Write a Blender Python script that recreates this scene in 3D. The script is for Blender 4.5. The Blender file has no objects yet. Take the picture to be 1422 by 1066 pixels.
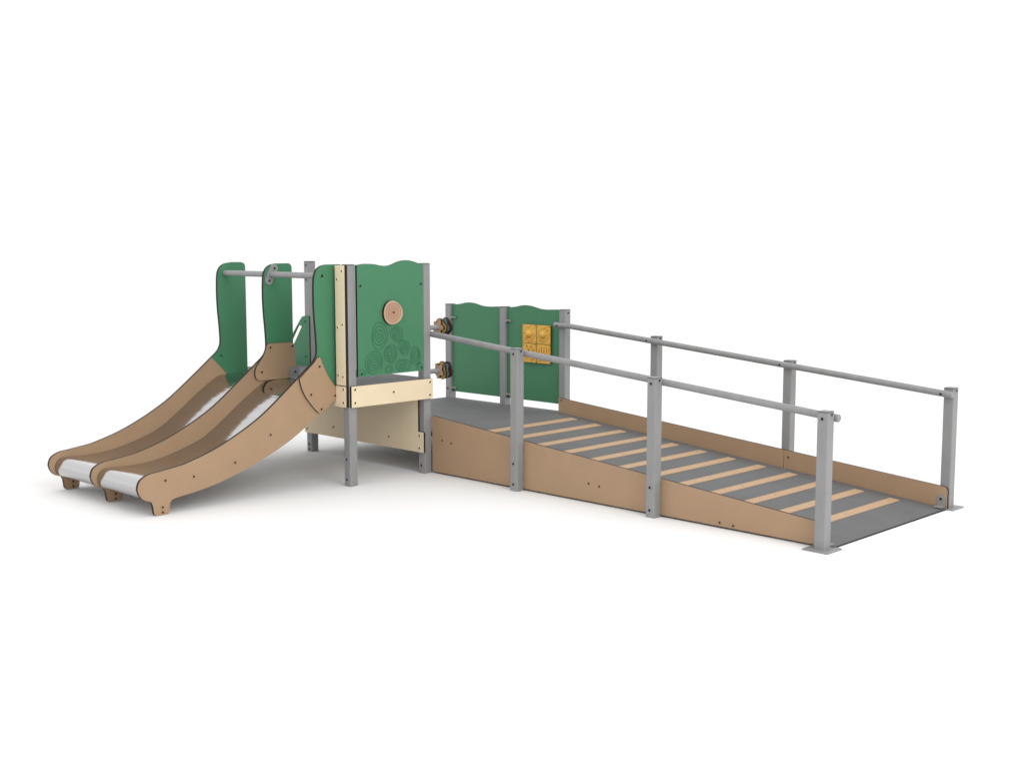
import bpy, math, random
from mathutils import Vector

random.seed(7)
K = 0.75                      # metres per drawing unit
C = bpy.context.scene.collection
sc = bpy.context.scene

# ------------------------------------------------------------------ materials
def mat(name, col, rough=0.55, spec=0.3, metal=0.0, var=0.06, scale=9.0, bump=0.0, bscale=120.0, stretch=(1, 1, 1)):
    m = bpy.data.materials.new(name)
    m.use_nodes = True
    nt = m.node_tree
    b = nt.nodes['Principled BSDF']
    b.inputs['Roughness'].default_value = rough
    b.inputs['Metallic'].default_value = metal
    b.inputs['Specular IOR Level'].default_value = spec
    tc = nt.nodes.new('ShaderNodeTexCoord')
    mp = nt.nodes.new('ShaderNodeMapping')
    mp.inputs['Scale'].default_value = stretch
    nt.links.new(tc.outputs['Object'], mp.inputs['Vector'])
    n = nt.nodes.new('ShaderNodeTexNoise')
    n.inputs['Scale'].default_value = scale
    n.inputs['Detail'].default_value = 5
    nt.links.new(mp.outputs['Vector'], n.inputs['Vector'])
    r = nt.nodes.new('ShaderNodeValToRGB')
    r.color_ramp.elements[0].position = 0.3
    r.color_ramp.elements[1].position = 0.7
    r.color_ramp.elements[0].color = tuple(max(0, c * (1 - var)) for c in col) + (1,)
    r.color_ramp.elements[1].color = tuple(min(1, c * (1 + var)) for c in col) + (1,)
    nt.links.new(n.outputs['Fac'], r.inputs['Fac'])
    nt.links.new(r.outputs['Color'], b.inputs['Base Color'])
    if bump:
        n2 = nt.nodes.new('ShaderNodeTexNoise')
        n2.inputs['Scale'].default_value = bscale
        n2.inputs['Detail'].default_value = 3
        nt.links.new(mp.outputs['Vector'], n2.inputs['Vector'])
        bp = nt.nodes.new('ShaderNodeBump')
        bp.inputs['Strength'].default_value = bump
        bp.inputs['Distance'].default_value = 0.01
        nt.links.new(n2.outputs['Fac'], bp.inputs['Height'])
        nt.links.new(bp.outputs['Normal'], b.inputs['Normal'])
    return m

M = {
    'tan':    mat('tan_laminate', (0.365, 0.242, 0.149), 0.5, 0.25, var=0.035, scale=5, bump=0.03, bscale=300),
    'strip':  mat('tan_grip', (0.47, 0.315, 0.19), 0.6, 0.2, var=0.04, scale=7),
    'green':  mat('green_laminate', (0.058, 0.198, 0.103), 0.45, 0.25, var=0.03, scale=4, bump=0.03, bscale=300),
    'groove': mat('green_groove', (0.038, 0.145, 0.072), 0.6, 0.2, var=0.03),
    'cream':  mat('cream_laminate', (0.73, 0.61, 0.425), 0.5, 0.25, var=0.03, scale=5, bump=0.03, bscale=300),
    'edge':   mat('dark_core', (0.02, 0.015, 0.012), 0.6, 0.2),
    'steel':  mat('galvanised_steel', (0.25, 0.25, 0.252), 0.5, 0.4, var=0.07, scale=16, bump=0.02, bscale=90, stretch=(1, 1, 0.25)),
    'cap':    mat('post_cap_grey', (0.13, 0.13, 0.135), 0.5, 0.3),
    'deck':   mat('grey_antislip', (0.14, 0.142, 0.143), 0.75, 0.2, var=0.06, scale=4, bump=0.25, bscale=500),
    'dark':   mat('black_socket', (0.008, 0.008, 0.008), 0.6, 0.1),
    'chrome': mat('stainless_sheet', (0.48, 0.475, 0.475), 0.11, 0.5, metal=1.0, var=0.03, scale=5, bump=0.17, bscale=6, stretch=(0.5, 3.5, 3.5)),
    'yellow': mat('yellow_relief', (0.66, 0.39, 0.075), 0.5, 0.3, var=0.10, scale=22, bump=0.9, bscale=30),
    'yedge':  mat('yellow_core', (0.10, 0.055, 0.01), 0.6, 0.2),
    'ring':   mat('log_ring', (0.36, 0.185, 0.12), 0.6, 0.2),
    'log':    mat('log_disc_tan', (0.45, 0.315, 0.215), 0.5, 0.25, var=0.04),
    'teal':   mat('teal_laminate', (0.13, 0.24, 0.23), 0.45, 0.25),
    'red':    mat('dark_red_laminate', (0.10, 0.018, 0.026), 0.45, 0.25),
    'ochre':  mat('ochre_laminate', (0.50, 0.30, 0.07), 0.45, 0.25),
    'white':  mat('white_floor', (0.82, 0.816, 0.812), 0.9, 0.0, var=0.004, scale=1.0),
}

# ------------------------------------------------------------------ mesh builder
class MB:
    def __init__(self):
        self.v, self.f, self.m, self.s, self.mats = [], [], [], [], []
    def slot(self, k):
        if k not in self.mats: self.mats.append(k)
        return self.mats.index(k)
    def add(self, verts, faces, k, smooth=False):
        o = len(self.v); i = self.slot(k)
        self.v += [Vector(p) for p in verts]
        for f in faces:
            self.f.append([o + a for a in f]); self.m.append(i); self.s.append(smooth)
    def build(self, name, parent=None, origin=None, bevel=0):
        me = bpy.data.meshes.new(name)
        vs = [p * K for p in self.v]
        if origin is None:
            lo = [min(p[i] for p in vs) for i in range(3)]; hi = [max(p[i] for p in vs) for i in range(3)]
            origin = Vector([(lo[0] + hi[0]) / 2, (lo[1] + hi[1]) / 2, lo[2]])
        else:
            origin = Vector(origin) * K
        me.from_pydata([tuple(p - origin) for p in vs], [], self.f)
        for k in self.mats: me.materials.append(M[k])
        for p, i, s in zip(me.polygons, self.m, self.s):
            p.material_index = i; p.use_smooth = s
        me.update()
        import bmesh
        bm = bmesh.new(); bm.from_mesh(me)
        bmesh.ops.recalc_face_normals(bm, faces=bm.faces)
        bm.to_mesh(me); bm.free()
        if any(self.s): me.set_sharp_from_angle(angle=math.radians(40))
        o = bpy.data.objects.new(name, me); C.objects.link(o)
        o.location = origin
        if parent is not None:
            o.parent = parent
            pl = Vector(parent.location); q = parent.parent
            while q is not None: pl += Vector(q.location); q = q.parent
            o.location = origin - pl
        if bevel:
            b = o.modifiers.new('edge', 'BEVEL'); b.width = bevel * K; b.segments = 2; b.limit_method = 'ANGLE'
            b.angle_limit = math.radians(60)
        return o

def to3(ax, u, v, w):
    # ax = normal axis; (u, v) in plane, w along the normal
    return {'x': (w, u, v), 'y': (u, w, v), 'z': (u, v, w)}[ax]

def prism(mb, pts, ax, lo, hi, kf, ke=None, smooth_edge=False):
    """flat panel with outline pts: faces kf, cut edges ke"""
    n = len(pts); ke = ke or kf
    a = [to3(ax, u, v, lo) for u, v in pts]; b = [to3(ax, u, v, hi) for u, v in pts]
    mb.add(a + b, [list(range(n))[::-1], list(range(n, 2 * n))], kf)
    mb.add(a + b, [[i, (i + 1) % n, n + (i + 1) % n, n + i] for i in range(n)], ke, smooth_edge)

def box(mb, x0, x1, y0, y1, z0, z1, k, ke=None, ax='z'):
    r = {'x': ((y0, y1, z0, z1), x0, x1), 'y': ((x0, x1, z0, z1), y0, y1), 'z': ((x0, x1, y0, y1), z0, z1)}[ax]
    (u0, u1, v0, v1), lo, hi = r
    prism(mb, [(u0, v0), (u1, v0), (u1, v1), (u0, v1)], ax, lo, hi, k, ke)

def rrect(u0, u1, v0, v1, r, n=4):
    out = []
    for cx, cy, a0 in ((u1 - r, v0 + r, -90), (u1 - r, v1 - r, 0), (u0 + r, v1 - r, 90), (u0 + r, v0 + r, 180)):
        for i in range(n + 1):
            a = math.radians(a0 + 90 * i / n); out.append((cx + r * math.cos(a), cy + r * math.sin(a)))
    return out

def rounded(poly, rads, n=5):
    """polygon with each corner rounded by its radius"""
    out = []; L = len(poly)
    for i in range(L):
        p = Vector(poly[i]).to_2d() if False else Vector((poly[i][0], poly[i][1]))
        a = Vector(poly[i - 1]); b = Vector(poly[(i + 1) % L])
        r = rads[i] if isinstance(rads, (list, tuple)) else rads
        d1 = (a - p).normalized(); d2 = (b - p).normalized()
        if r <= 0: out.append(tuple(p)); continue
        p1 = p + d1 * r; p2 = p + d2 * r
        for k in range(n + 1):
            t = k / n
            q = p1 * (1 - t) ** 2 + p * 2 * t * (1 - t) + p2 * t * t
            out.append(tuple(q))
    return out

def smoothline(pts, n=5):
    """Catmull-Rom through pts"""
    out = []
    P = [Vector(p) for p in pts]
    P = [P[0] * 2 - P[1]] + P + [P[-1] * 2 - P[-2]]
    for i in range(1, len(P) - 2):
        p0, p1, p2, p3 = P[i - 1:i + 3]
        for k in range(n):
            t = k / n
            out.append(tuple(0.5 * (2 * p1 + (p2 - p0) * t + (2 * p0 - 5 * p1 + 4 * p2 - p3) * t * t + (3 * p1 - p0 - 3 * p2 + p3) * t ** 3)))
    out.append(tuple(P[-2]))
    return out

def disc(mb, c, ax, sgn, r, h, k, n=14, base=0.0, dome=0.0):
    """low round head standing on a face: c on the face, sgn the outward direction"""
    u, v, w = {'x': (1, 2, 0), 'y': (0, 2, 1), 'z': (0, 1, 2)}[ax]
    def ring(rr, hh):
        o = []
        for i in range(n):
            p = list(c); a = 2 * math.pi * i / n
            p[u] += rr * math.cos(a); p[v] += rr * math.sin(a); p[w] += sgn * hh; o.append(p)
        return o
    vs = ring(r, base) + ring(r, base + h * 0.6) + ring(r * 0.75, base + h)
    fs = [[i, (i + 1) % n, n + (i + 1) % n, n + i] for i in range(n)] + [[n + i, n + (i + 1) % n, 2 * n + (i + 1) % n, 2 * n + i] for i in range(n)]
    fs.append(list(range(2 * n, 3 * n)))
    mb.add(vs, fs, k)

def bolt(mb, c, ax, sgn, k, r=0.021):
    disc(mb, c, ax, sgn, r, 0.006, k)
    p = list(c); p['xyz'.index(ax)] += sgn * 0.006
    disc(mb, p, ax, sgn, r * 0.64, 0.0015, 'dark', n=10)

def tube(mb, path, r, k, n=20, capk=None):
    P = [Vector(p) for p in path]; rings = []
    for i, p in enumerate(P):
        d = (P[min(i + 1, len(P) - 1)] - P[max(i - 1, 0)]).normalized()
        up = Vector((0, 0, 1)) if abs(d.z) < 0.9 else Vector((1, 0, 0))
        s = d.cross(up).normalized(); t = s.cross(d)
        rings.append([p + (s * math.cos(2 * math.pi * j / n) + t * math.sin(2 * math.pi * j / n)) * r for j in range(n)])
    vs = [q for rg in rings for q in rg]
    fs = [[i * n + j, i * n + (j + 1) % n, (i + 1) * n + (j + 1) % n, (i + 1) * n + j] for i in range(len(P) - 1) for j in range(n)]
    mb.add(vs, fs, k, True)
    for i, e in ((0, 1), (len(P) - 1, -1)):
        d = (P[i] - P[i + e]).normalized()
        vs = list(rings[i]) + [P[i] + (q - P[i]) * 0.75 + d * r * 0.22 for q in rings[i]]
        mb.add(vs, [[j, (j + 1) % n, n + (j + 1) % n, n + j] for j in range(n)] + [list(range(n, 2 * n))], capk or k, True)

# ------------------------------------------------------------------ the setting
g = MB(); s = 400
g.add([(-s, -s, 0), (s, -s, 0), (s, s, 0), (-s, s, 0)], [[0, 1, 2, 3]], 'white')
ground = g.build('ground', None, (0, 0, 0)); ground['kind'] = 'structure'
ground['label'] = 'plain white floor under the play structure'

# ------------------------------------------------------------------ the thing
root = bpy.data.objects.new('play_structure', None); C.objects.link(root)
root.location = (0, 0, 0); root.empty_display_size = 0.3
root['label'] = 'playground structure with tan double slide, green panels and long grey railed ramp'
root['category'] = 'playground structure'

D, L, W = 1.028, 2.0486, 2.2882
XA, XB, XC = 1.4076, 3.1582, 4.9133
HT, HQ, H1, H2, H3, ZD = 2.295, 1.708, 1.458, 1.298, 1.156, 0.449
h = 0.05
TD = 1.045                                     # tower deck height
SL = (ZD - .005) / 4.955                       # ramp slope
def ramp_z(x): return ZD - SL * max(x, 0)

def post(x, y, top, bolts=(), plate=False, z0=0.0):
    mb = MB()
    prism(mb, [(x + a, y + b) for a, b in rrect(-h, h, -h, h, 0.009, 3)], 'z', z0, top - 0.012, 'steel')
    for ax, sg, z in bolts:
        c = (x + sg * h, y, z) if ax == 'x' else (x, y + sg * h, z)
        bolt(mb, c, ax, sg, 'steel', 0.02)
    o = mb.build('post', root, (x, y, z0))
    cb = MB()
    e = h + 0.002
    prism(cb, [(x + a, y + b) for a, b in rrect(-e, e, -e, e, 0.012, 3)], 'z', top - 0.011, top - 0.003, 'cap', None, True)
    prism(cb, [(x + a, y + b) for a, b in rrect(-h * .9, h * .9, -h * .9, h * .9, 0.01, 3)], 'z', top - 0.0029, top, 'steel')
    cb.build('post_cap', o)
    if plate:
        pb = MB()
        q = 0.12
        prism(pb, rounded([(x - q, y - q), (x + q, y - q), (x + q, y + q), (x - q, y + q)], 0.012, 3), 'z', 0.001, 0.010, 'steel')
        pb.build('base_plate', o)
    return o

low = [('y', -1, 0.071), ('y', -1, 0.283)]
post(0, 0, HT, [('y', -1, 0.09)])                                        # tower, ramp side
post(0, -D, HT, low)
post(-L, 0, HT, [('y', -1, 2.25), ('y', -1, 2.075), ('y', -1, 0.09), ('y', -1, 0.03)])
post(-L, -D, HT, low)
post(-L, W, HQ, [('y', -1, 0.58)])
post(-L / 2, W, HQ, [('x', 1, 1.665)])
post(0, W, HQ, [('x', 1, 1.665)])
rb = [('x', 1, 0)]
for x, t in ((XA, H1), (XB, H2)):
    post(x, 0, t, [('y', -1, t - 0.056), ('x', 1, t - 0.026)] + low)
    post(x, W, t, [('x', 1, t - 0.026)])
post(XC, 0, H3, [('y', -1, H3 - 0.062), ('x', 1, H3 - 0.026)], True)
post(XC, W, H3, [('x', 1, H3 - 0.026)], True)

# ---- slides -------------------------------------------------------
top_curve = [(-3.373, .27), (-3.368, .30), (-3.348, .345), (-3.30, .380), (-3.24, .40), (-3.16, .409), (-2.95, .436), (-2.85, .456), (-2.6, .530), (-2.37, .625),
             (-2.12, .752), (-1.93, .872), (-1.637, 1.095), (-1.552, 1.162), (-1.451, 1.243)]
bot_curve = [(-1.309, .773), (-1.5, .640), (-1.706, .520), (-1.969, .402), (-2.265, .294), (-2.524, .218), (-2.747, .174), (-2.929, .148), (-3.0, .138)]
foot = [(-3.03, .126), (-3.047, .100), (-3.053, .06), (-3.056, .022), (-3.064, .007), (-3.078, .002), (-3.185, .002), (-3.203, .008), (-3.213, .024), (-3.218, .06), (-3.224, .105), (-3.24, .138), (-3.27, .153)]
nose = [(-3.30, .160), (-3.335, .188), (-3.36, .225)]
side_outline = smoothline(top_curve, 4) + [(-1.18, .968), (-1.105, .902)] + smoothline(bot_curve, 4) + foot + smoothline(nose, 3)
g_left = [(-1.451, 1.244), (-1.375, 1.305), (-1.337, 1.362), (-1.325, 1.42), (-1.328, 1.53), (-1.335, 1.63), (-1.345, 1.75), (-1.352, 1.9), (-1.350, 2.08),
          (-1.338, 2.185), (-1.305, 2.245), (-1.25, 2.28), (-1.18, 2.293)]
guard_outline = smoothline(g_left, 4) + [(-1.025, 2.293), (-1.0, 2.285), (-.985, 2.265), (-.981, 2.235), (-.981, 1.0), (-1.102, .905), (-1.178, .971)]
plate_outline = (smoothline([(-1.318, 1.352), (-1.303, 1.345), (-1.23, 1.192), (-1.167, 1.098), (-1.101, 1.015), (-1.082, .971), (-1.092, .922)], 3)
                 + [(-1.290, .783), (-1.312, .776), (-1.33, .779)] + smoothline([(-1.396, .843), (-1.489, .957), (-1.54, 1.06), (-1.565, 1.15)], 3)
                 + smoothline([(-1.545, 1.166), (-1.451, 1.243), (-1.375, 1.305), (-1.345, 1.345)], 3))
mid_plate = rounded([(-1.335, 1.442), (-.988, 1.440), (-.968, 1.20), (-.925, 1.05), (-1.495, 1.055), (-1.492, 1.185), (-1.37, 1.325)],
                    [.03, .04, .06, .04, .075, .045, .06], 6)
arc = [(-3.213 + .1 * math.cos(math.radians(a)), .243 + .1 * math.sin(math.radians(a))) for a in range(262, 88, -7)]
chute_line = [(-3.11, .146)] + arc + smoothline([(-3.16, .342), (-2.965, .333), (-2.72, .350), (-2.52, .391), (-2.31, .452), (-2.12, .528), (-1.91, .667), (-1.63, .873), (-1.40, 1.018),
                                                  (-1.30, 1.045), (-1.2, 1.05), (-1.115, 1.049)], 6)

PX = {'left': -1.93, 'mid': -1.04, 'right': -0.15}; T = 0.034
slide_a = bpy.data.objects.new('slide', None); C.objects.link(slide_a)
slide_b = bpy.data.objects.new('slide', None); C.objects.link(slide_b)
for s_, x, lab in ((slide_a, -1.5, 'rear chute of the double slide, beside the outer green guard'), (slide_b, -.6, 'front chute of the double slide, nearest the cream posts')):
    s_.parent = root; s_.location = (x * K, -1.1 * K, 0); s_['label'] = lab; s_.empty_display_size = 0.2

def slide_panel(key, par):
    x = PX[key]
    mb = MB(); prism(mb, side_outline, 'x', x - T, x, 'tan', 'edge')
    bl = [(-3.09, .322), (-2.79, .319), (-2.333, .394), (-3.126, .075), (-3.127, .027), (-1.916, .62)] if key == 'right' else [(-3.126, .075), (-3.127, .027)]
    for y, z in bl: bolt(mb, (x, y, z), 'x', 1, 'tan', .016)
    mb.build('side_panel', par)
    mb = MB(); prism(mb, guard_outline, 'x', x - T + .001, x - .001, 'green', 'edge')
    if key == 'right': bolt(mb, (x - .001, -1.25, 2.178), 'x', 1, 'green', .022)
    if key == 'left': bolt(mb, (x - .001, -1.328, 1.258), 'x', 1, 'green', .016)
    mb.build('guard_panel', par)
    if key == 'left': return
    mb = MB()
    if key == 'right':
        prism(mb, plate_outline, 'x', x + .001, x + .022, 'tan', 'edge')
        for y, z in ((-1.317, 1.258), (-1.43, .979), (-1.127, .945), (-1.302, .819)): bolt(mb, (x + .022, y, z), 'x', 1, 'tan', .018)
    else:
        prism(mb, mid_plate, 'x', x + .001, x + .024, 'tan', 'edge')
        for y, z in ((-1.298, 1.4), (-1.012, 1.4), (-1.414, 1.145), (-.99, 1.122)): bolt(mb, (x + .024, y, z), 'x', 1, 'tan', .018)
    mb.build('joint_plate', par)
slide_panel('left', slide_a); slide_panel('mid', slide_b); slide_panel('right', slide_b)

def chute(x0, x1, par):
    mb = MB(); n = len(chute_line); t = .008
    prof = [(0, 0), (.25, 0), (.5, 0), (.75, 0), (1, 0)]
    P = [Vector(p) for p in chute_line]; nrm = []
    for i in range(n):
        d = (P[min(i + 1, n - 1)] - P[max(i - 1, 0)]).normalized(); nrm.append(Vector((-d.y, d.x)))
    m = len(prof)
    for off, flip in ((0, 1), (-t, -1)):
        vs = []
        for i in range(n):
            for f, up in prof:
                q = P[i] + nrm[i] * (up + off); vs.append((x0 + (x1 - x0) * f, q.x, q.y))
        mb.add(vs, [[i * m + j, i * m + j + 1, (i + 1) * m + j + 1, (i + 1) * m + j] for i in range(n - 1) for j in range(m - 1)], 'chrome', True)
    return mb.build('chute', par)
# the polyline runs from under the lip up to the deck
chute(PX['left'] + .002, PX['mid'] - T - .002, slide_a)
chute(PX['mid'] + .002, PX['right'] - T - .002, slide_b)

for x0, x1, par, fl in ((PX['left'], PX['mid'] - T, slide_a, False), (PX['mid'] + .012, PX['right'] - T, slide_b, True)):
    mb = MB(); tube(mb, [(x0 + .001, -1.25, 2.178), (x1 - .008, -1.25, 2.178)], .031, 'steel')
    mb.build('grab_bar', par)
    if fl:
        mb = MB(); a = math.radians(62); u = Vector((math.cos(a), math.sin(a))); v = Vector((-u.y, u.x)); c = Vector((-1.25, 2.178)); pts = []
        for e, base in ((1, -90), (-1, 90)):
            for i in range(11):
                an = math.radians(base + 180 * i / 10); q = c + u * (e * .072 + .048 * math.cos(an)) + v * (.048 * math.sin(an)); pts.append((q.x, q.y))
        prism(mb, pts, 'x', PX['mid'] + .001, PX['mid'] + .012, 'steel')
        for e in (1, -1): q = c + u * e * .075; bolt(mb, (PX['mid'] + .012, q.x, q.y), 'x', 1, 'steel', .02)
        mb.build('bar_flange', par)

# ---- tower ---------------------------------------------------------
mb = MB(); box(mb, -L - .40, .046, -D - .046, .046, TD - .06, TD, 'deck'); mb.build('tower_deck', root)

mb = MB(); box(mb, h + .001, .080, -1.070, .050, .828, 1.046, 'cream', 'edge', 'x')
for y, z in ((-1.028, 1.013), (-1.029, .875), (-.511, .946), (.006, 1.011), (.004, .871)): bolt(mb, (.080, y, z), 'x', 1, 'cream', .018)
mb.build('fascia_board', root)
y1 = -D - h - .001; y0 = y1 - .034
for a, b, bl in ((PX['right'] + .026, .047, [(.007, 1.016), (.007, .878)]), (-L - h + .002, PX['left'] - T - .026, [])):
    mb = MB()
    if bl: prism(mb, [(-.185, .830), (b, .830), (b, 1.046), (a, 1.046), (a, .895), (-.185, .895)], 'y', y0, y1, 'cream', 'edge')
    else: box(mb, a, b, y0, y1, .830, 1.046, 'cream', 'edge', 'y')
    for x, z in bl: bolt(mb, (x, y0, z), 'y', -1, 'cream', .018)
    mb.build('fascia_board', root)
    mb = MB(); box(mb, a + (.012 if bl else 0), b, y0, y1, 1.056, 2.285, 'cream', 'edge', 'y')
    if bl:
        for x, z in ((.006, 2.227), (-.074, 2.142), (.006, 1.683), (-.074, 1.65), (-.074, 1.157), (.005, 1.145)): bolt(mb, (x, y0, z), 'y', -1, 'cream', .016)
    mb.build('cover_strip', root)
for a, b in ((PX['mid'] + .004, PX['right'] - T - .004), (PX['left'] + .004, PX['mid'] - T - .004)):
    mb = MB(); box(mb, a, b, y0, y1, .830, 1.030, 'cream', 'edge', 'y'); mb.build('fascia_board', root)

# panel with log-end carving
wave = smoothline([(-.974, 2.285), (-.88, 2.297), (-.76, 2.295), (-.64, 2.277), (-.53, 2.279), (-.40, 2.318), (-.29, 2.330), (-.19, 2.312), (-.12, 2.291), (-.075, 2.291)], 5)
mb = MB(); xf = .072
prism(mb, wave + [(-.075, 1.141), (-.974, 1.137)], 'x', xf - .03, xf, 'green', 'edge')
for y, z in ((-.935, 2.075), (-.107, 2.077), (-.932, 1.165), (-.105, 1.175)): bolt(mb, (xf, y, z), 'x', 1, 'green', .018)
def ring_ribbon(mb, cy, cz, ry, rz, rot, wdt, x, k, ph, n=40, wob=.06, clip=None):
    vs = []; ok = []
    for i in range(n):
        a = 2 * math.pi * i / n
        f = 1 + wob * math.sin(2 * a + ph) + wob * .6 * math.sin(3 * a + ph * 1.7)
        for d in (-wdt / 2, wdt / 2):
            u = (ry * f + d) * math.cos(a); v = (rz * f + d) * math.sin(a)
            y = cy + u * math.cos(rot) - v * math.sin(rot); z = cz + u * math.sin(rot) + v * math.cos(rot)
            vs.append((x, y, z))
        ok.append(clip is None or (clip[0] < vs[-1][1] < clip[1] and clip[2] < vs[-1][2] < clip[3]))
    fs = [[2 * i, 2 * i + 1, (2 * i + 3) % (2 * n), (2 * i + 2) % (2 * n)] for i in range(n) if ok[i] and ok[(i + 1) % n]]
    mb.add(vs, fs, k)
clip = (-.965, -.085, 1.145, 2.2)
for cy, cz, ry, rz, rot, fr in ((-.685, 1.548, .112, .150, .15, (1, .74, .46, .2)), (-.449, 1.556, .086, .086, 0, (1, .74, .48, .22)), (-.351, 1.408, .076, .090, .25, (1, .72, .45, .2)),
                                (-.190, 1.305, .080, .102, .1, (1, .76, .52, .28)), (-.536, 1.352, .086, .112, -.1, (1, .78, .54, .28)), (-.762, 1.262, .132, .132, .5, (1, .78, .58, .38, .18)),
                                (-.362, 1.212, .112, .078, .1, (1, .74, .44, .2)), (-.562, 1.188, .048, .052, 0, (1, .55)), (-.93, 1.150, .07, .06, 0, (1, .5)), (-.135, 1.165, .05, .06, 0, (1, .5))):
    for j, f in enumerate(fr):
        ring_ribbon(mb, cy + .012 * (1 - f) * math.sin(cz * 40), cz, ry * f * .94, rz * f * .93, rot, .0105, xf + .0015, 'groove', cy * 9 + j * .9, wob=.075, clip=clip)
panel = mb.build('log_panel', root)
mb = MB(); lo = []
for i in range(48):
    a = 2 * math.pi * i / 48; f = 1 + .02 * math.sin(2 * a + 2.2) + .03 * math.sin(3 * a + 2.0)
    lo.append((-.520 + .128 * f * math.cos(a), 1.785 + .127 * f * math.sin(a)))
prism(mb, lo, 'x', xf + .001, xf + .03, 'log', 'edge')
for j, f in enumerate((.76, .55, .37, .20)):
    ring_ribbon(mb, -.518, 1.786, .128 * f, .127 * f, 0, .0105, xf + .0315, 'ring', .6 + j * .2, wob=.04)
disc(mb, (xf + .0305, -.515, 1.787), 'x', 1, .012, .003, 'dark', 8)
mb.build('log_disc', panel)

# grab panel with a slanted hand slot beside the rear tower post
mb = MB()
sl = [(-2.205, 1.525), (-2.130, 1.520), (-2.360, 1.215), (-2.435, 1.225)]
outer = rounded([(-1.985, 1.045), (-1.985, 1.642), (-2.12, 1.642), (-2.56, 1.16), (-2.56, 1.045)], [0, 0, .05, .06, .03])
hole = rounded(sl, [.022, .025, .022, .025], 4)
ymid = -h - .001
near = lambda lp, p: min(range(len(lp)), key=lambda i: (Vector(lp[i]) - Vector(p)).length)
def walk(lp, i, j): return lp[i:j + 1] if i <= j else lp[i:] + lp[:j + 1]
o1, o2, h1_, h2_ = near(outer, (-2.12, 1.642)), near(outer, (-2.56, 1.045)), near(hole, sl[0]), near(hole, sl[2])
for loop in (walk(outer, o1, o2) + walk(hole, h2_, h1_),
             walk(outer, o2, o1) + walk(hole, h1_, h2_)):
    nl = len(loop)
    mb.add([to3('y', u, v, ymid - .018) for u, v in loop], [list(range(nl))], 'green')
    mb.add([to3('y', u, v, ymid) for u, v in loop], [list(range(nl))], 'green')
for lp in (outer, hole):
    q = len(lp); va = [to3('y', u, v, ymid - .018) for u, v in lp] + [to3('y', u, v, ymid) for u, v in lp]
    mb.add(va, [[i, (i + 1) % q, q + (i + 1) % q, q + i] for i in range(q)], 'edge')
for x, z in ((-2.06, 1.579), (-2.06, 1.154)): bolt(mb, (x, ymid - .018, z), 'y', -1, 'green', .014)
mb.build('grab_panel', root)

# closing panel under the deck, notched round the two rear posts
mb = MB()
prism(mb, [(-2.105, .235), (.062, .235), (.062, .460), (-.028, .460), (-.028, .83), (-2.015, .83), (-2.015, .460), (-2.105, .460)], 'y', -h - .023, -h - .001, 'cream', 'edge')
for x, z in ((-2.054, .28), (-1.538, .354), (-.519, .355), (-.004, .419), (-.005, .281)): bolt(mb, (x, -h - .023, z), 'y', -1, 'cream', .018)
mb.build('under_panel', root)

# angle bracket between deck and middle slide panel
mb = MB()
box(mb, PX['mid'] + .025, PX['mid'] + .035, -1.055, -.93, 1.052, 1.17, 'steel')
box(mb, PX['mid'] + .035, PX['mid'] + .14, -1.055, -.93, 1.047, 1.058, 'steel')
bolt(mb, (PX['mid'] + .035, -.99, 1.118), 'x', 1, 'steel', .018)
mb.build('angle_bracket', root)

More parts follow.
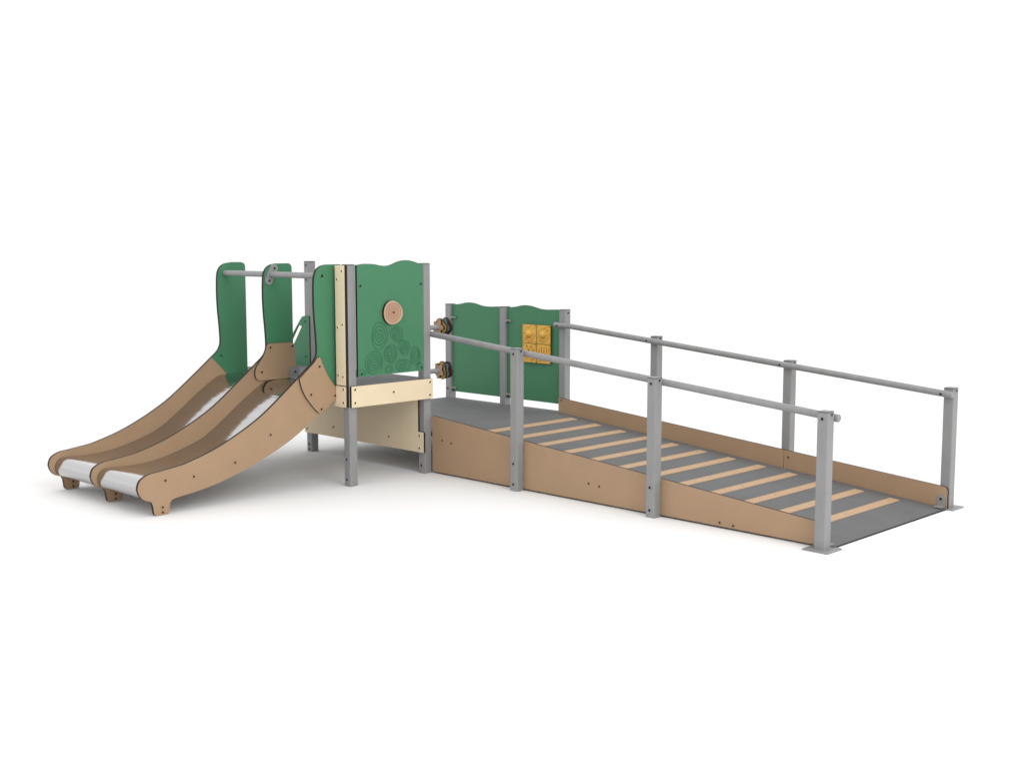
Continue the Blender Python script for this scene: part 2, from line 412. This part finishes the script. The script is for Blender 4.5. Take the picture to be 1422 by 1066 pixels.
# ---- landing ---------------------------------------------------------
mb = MB(); box(mb, -2.12, 0.0, .051, W + .035, ZD - .05, ZD, 'deck'); mb.build('landing_deck', root)
def guard(x0, x1, tiles):
    mb = MB(); w = x1 - x0
    prof = [(0, 1.698), (.08, 1.703), (.17, 1.712), (.30, 1.733), (.42, 1.730), (.52, 1.714), (.62, 1.697), (.74, 1.693), (.86, 1.698), (1, 1.702)]
    prism(mb, smoothline([(x0 + w * f, z) for f, z in prof], 5) + [(x1, .541), (x0, .541)], 'y', W - .013, W + .013, 'green', 'edge')
    o = mb.build('guard_panel', root)
    for xs, sg in ((x0, 1),):
        for z in (1.525, .585):
            b = MB(); tube(b, [(xs - sg * .006, W - .03, z), (xs + sg * .075, W - .03, z)], .016, 'steel', 12)
            disc(b, (xs + sg * .05, W - .046, z), 'y', -1, .010, .004, 'dark', 8); b.build('panel_bracket', o)
    if tiles:
        k = 0
        for zc in (1.383, 1.144):
            for xc in (-.553, -.312):
                t = MB(); e = .1165; ya = W - .014; yb = ya - .030
                prism(t, rrect(xc - e, xc + e, zc - e, zc + e, .006, 2), 'y', yb, ya, 'yellow', 'yedge')
                rnd = random.Random(k)
                if k < 2:                                  # a ball on a wavy field
                    n = 18; vs = []; cz = zc + .0
                    for i in range(7):
                        ph = math.pi / 2 * i / 6
                        for j in range(n):
                            aa = 2 * math.pi * j / n; r = .048 * math.cos(ph) + .0005
                            vs.append((xc - .01 + r * math.cos(aa), yb - .048 * math.sin(ph) * .9, cz + r * math.sin(aa)))
                    t.add(vs, [[i * n + j, i * n + (j + 1) % n, (i + 1) * n + (j + 1) % n, (i + 1) * n + j] for i in range(6) for j in range(n)], 'yellow', True)
                    for _ in range(16):
                        aa = rnd.uniform(0, 6.28); rr = rnd.uniform(.068, .105)
                        x, z = xc + rr * math.cos(aa) * 1.05, zc + rr * math.sin(aa)
                        disc(t, (x, yb, z), 'y', -1, rnd.uniform(.006, .012), .012, 'yellow', 7)
                elif k == 2:                               # raised loops
                    for q, (dx, dz) in enumerate(((-.03, .06), (.05, .055), (-.06, -.02), (.03, -.06), (.07, -.03))):
                        for r in (.042, .026):
                            pth = [(xc + dx + r * .7 * math.cos(i * math.pi / 8), yb - .003, zc + dz + r * math.sin(i * math.pi / 8)) for i in range(17)]
                            tube(t, pth, .006, 'yellow', 6)
                else:                                      # upright bars
                    for i in range(5):
                        x = xc - .085 + i * .042
                        prism(t, rrect(x - .012, x + .012, zc - .02, zc + .095, .008, 3), 'y', yb - .014, yb, 'yellow', 'yellow')
                    for i in range(9):
                        disc(t, (xc - .095 + i * .024, yb, zc - .06 - .018 * (i % 2)), 'y', -1, .010, .012, 'yellow', 8)
                for sx in (-1, 1):
                    for sz in (-1, 1): disc(t, (xc + sx * .1, yb, zc + sz * .1), 'y', -1, .006, .003, 'yedge', 7)
                t.build('tactile_tile', o); k += 1
    return o
guard(-L + h + .003, -L / 2 - h - .003, False)['label'] = 'plain green wavy-topped panel of the landing'
guard(-L / 2 + h + .003, -h - .003, True)['label'] = 'green wavy-topped panel with yellow tactile tiles'

# ---- ramp --------------------------------------------------------------
ys, yf = h + .025, W - h - .025                          # inner faces of the side boards
mb = MB(); xe = 4.955
pts = [(0.001, ZD), (xe, ramp_z(xe)), (xe, .002), (4.5, .002), (0.001, ZD - .05)]
prism(mb, pts, 'y', ys + .001, yf + .020, 'deck'); box(mb, xe + .0005, xe + .012, ys + .001, yf + .02, .0015, .010, 'edge'); ramp = mb.build('ramp_deck', root)
proto = None
for k in range(12):
    x0 = .293 + .3765 * k
    if proto is None:
        mb = MB(); wd = .104; ya, yb = .213, 2.077
        prism(mb, [(x0, ramp_z(x0) + .001), (x0 + wd, ramp_z(x0 + wd) + .001), (x0 + wd - .003, ramp_z(x0 + wd) + .007), (x0 + .003, ramp_z(x0) + .007)], 'y', ya, yb, 'strip')
        for f in (.06, .5, .94):
            bx = x0 + wd / 2; disc(mb, (bx, ya + (yb - ya) * f, ramp_z(bx) + .007), 'z', 1, .011, .002, 'tan', 8)
        proto = mb.build('grip_strip', ramp); first = Vector(proto.location)
    else:
        o = proto.copy(); C.objects.link(o); o.parent = ramp
        dx = .3765 * k
        o.location = first + Vector((dx, 0, -dx * SL)) * K

def side_board(x0, x1, y0, y1, full, bolts, endround=0.0):
    mb = MB(); zt = lambda x: .634 - .0878 * (x - .067) if full else .629 - .0840 * (x + .03)
    zb = (lambda x: .018) if full else (lambda x: ramp_z(x) + .0015)
    if full: poly = [(x0, zb(x0)), (x1, zb(x1)), (x1, zt(x1)), (x0, zt(x0))]
    else:
        poly = [(x0, zb(x0))] + ([(0.0, zb(0))] if x0 < 0 else []) + [(x1, zb(x1)), (x1, zt(x1)), (x0, zt(x0))]
    r = [0] * len(poly); r[-2] = endround
    prism(mb, rounded(poly, r, 6), 'y', y0, y1, 'tan', 'edge')
    for x, z in bolts: bolt(mb, (x, y0, z), 'y', -1, 'tan', .016)
    return mb.build('side_board', root)
side_board(h + .016, XA - .002, h + .001, ys, True, [(.23, .377), (.373, .366)])
side_board(XA + .002, XB - .002, h + .001, ys, True, [(2.333, .193), (2.466, .183)])
nb = side_board(XB + .002, 4.94, h + .001, ys, True, [(3.866, .053), (4.007, .047)], .03)
side_board(-.03, XA - .002, yf, W - h - .001, False, [(.02, .605)])
side_board(XA + .002, XB - .002, yf, W - h - .001, False, [])
fb = side_board(XB + .002, 4.953, yf, W - h - .001, False, [(3.215, .29)], .04)
def corner_bracket(par, y, sg):
    mb = MB(); a, b = 4.855, 4.935
    prism(mb, rounded([(a, .02), (b, .02), (b, .135), (a, .135)], [0, 0, .04, .04], 5), 'y', min(y, y + sg * .008), max(y, y + sg * .008), 'steel')
    box(mb, a, b, min(y + sg * .008, y + sg * .09), max(y + sg * .008, y + sg * .09), .0195, .027, 'steel')
    bolt(mb, ((a + b) / 2, y + sg * .008, .095), 'y', sg, 'steel', .02)
    mb.build('corner_bracket', par)
corner_bracket(fb, yf - .0005, -1); corner_bracket(nb, ys + .0005, 1)

def rail_z(x): return 1.0925 + .0873 * (4.974 - x)
mb = MB(); tube(mb, [(-.02, .083, rail_z(-.02)), (2.5, .083, rail_z(2.5)), (4.985, .083, rail_z(4.985))], .032, 'steel', 24)
mb.build('handrail', root)
yr = W - .083
mb = MB(); tube(mb, [(-.085, yr, 1.520), (.12, yr, 1.514), (.19, yr, rail_z(.19)), (2.5, yr, rail_z(2.5)), (4.965, yr, rail_z(4.965))], .032, 'steel', 24)
for x in (-.03, XA - .06, XB - .055, XC - .05):
    disc(mb, (x, yr - .031, (1.516 if x < .1 else rail_z(x)) - .004), 'y', -1, .012, .003, 'dark', 8)
mb.build('handrail', root)

# ---- spinners on the tower post ----------------------------------------
def spinner(z, turn):
    e = bpy.data.objects.new('spinner', None); C.objects.link(e); e.parent = root; e.location = (0, h * K, z * K)
    e.empty_display_size = .1
    mb = MB(); tube(mb, [(0, h + .002, z), (0, .375, z)], .027, 'steel', 16); mb.build('axle', e)
    for k, (y, key, R, lob, amp, ph) in enumerate(((.215, 'log', .072, 5, .24, .3), (.246, 'ochre', .088, 3, .14, .55), (.284, 'teal', .094, 5, .12, .9), (.322, 'red', .097, 4, .08, .2))):
        pts = []
        for i in range(60):
            a = 2 * math.pi * i / 60; r = R * (1 + amp * math.cos(lob * a + ph + turn)); pts.append((r * math.cos(a), z + r * math.sin(a)))
        m_ = MB(); prism(m_, pts, 'y', y - .011, y + .011, key, 'edge'); m_.build('disc', e)
spinner(1.592, 0.0); spinner(1.112, 1.9)

# ------------------------------------------------------------------ light
w = bpy.data.worlds.new('World'); sc.world = w; w.use_nodes = True
bg = w.node_tree.nodes['Background']; bg.inputs['Color'].default_value = (1, 1, 1, 1); bg.inputs['Strength'].default_value = 1.23
def area(name, loc, tgt, size, power, col=(1, .985, .96)):
    l = bpy.data.lights.new(name, 'AREA'); l.shape = 'SQUARE'; l.size = size; l.energy = power; l.color = col
    o = bpy.data.objects.new(name, l); C.objects.link(o); o.location = loc
    o.rotation_euler = (Vector(tgt) - Vector(loc)).to_track_quat('-Z', 'Y').to_euler(); return o
area('key_lamp', (14, -3, 9), (0.5, 0.5, 0.5), 7, 700)

# ------------------------------------------------------------------ camera
cam = bpy.data.cameras.new('camera'); co = bpy.data.objects.new('camera', cam); C.objects.link(co)
cam.sensor_width = 36; cam.lens = 1716.3955 / 1422 * 36; cam.clip_end = 2000
co.location = Vector((10.0591, -8.9255, 2.5216)) * K
co.rotation_euler = (math.pi / 2 - 0.1143, 0, 0.7739)
sc.camera = co
sc.render.resolution_x, sc.render.resolution_y = 1024, 767
sc.view_settings.view_transform = 'Standard'; sc.view_settings.look = 'None'
sc.view_settings.exposure = 0; sc.view_settings.gamma = 1
sc.cycles.max_bounces = 8; sc.cycles.diffuse_bounces = 5; sc.cycles.glossy_bounces = 5
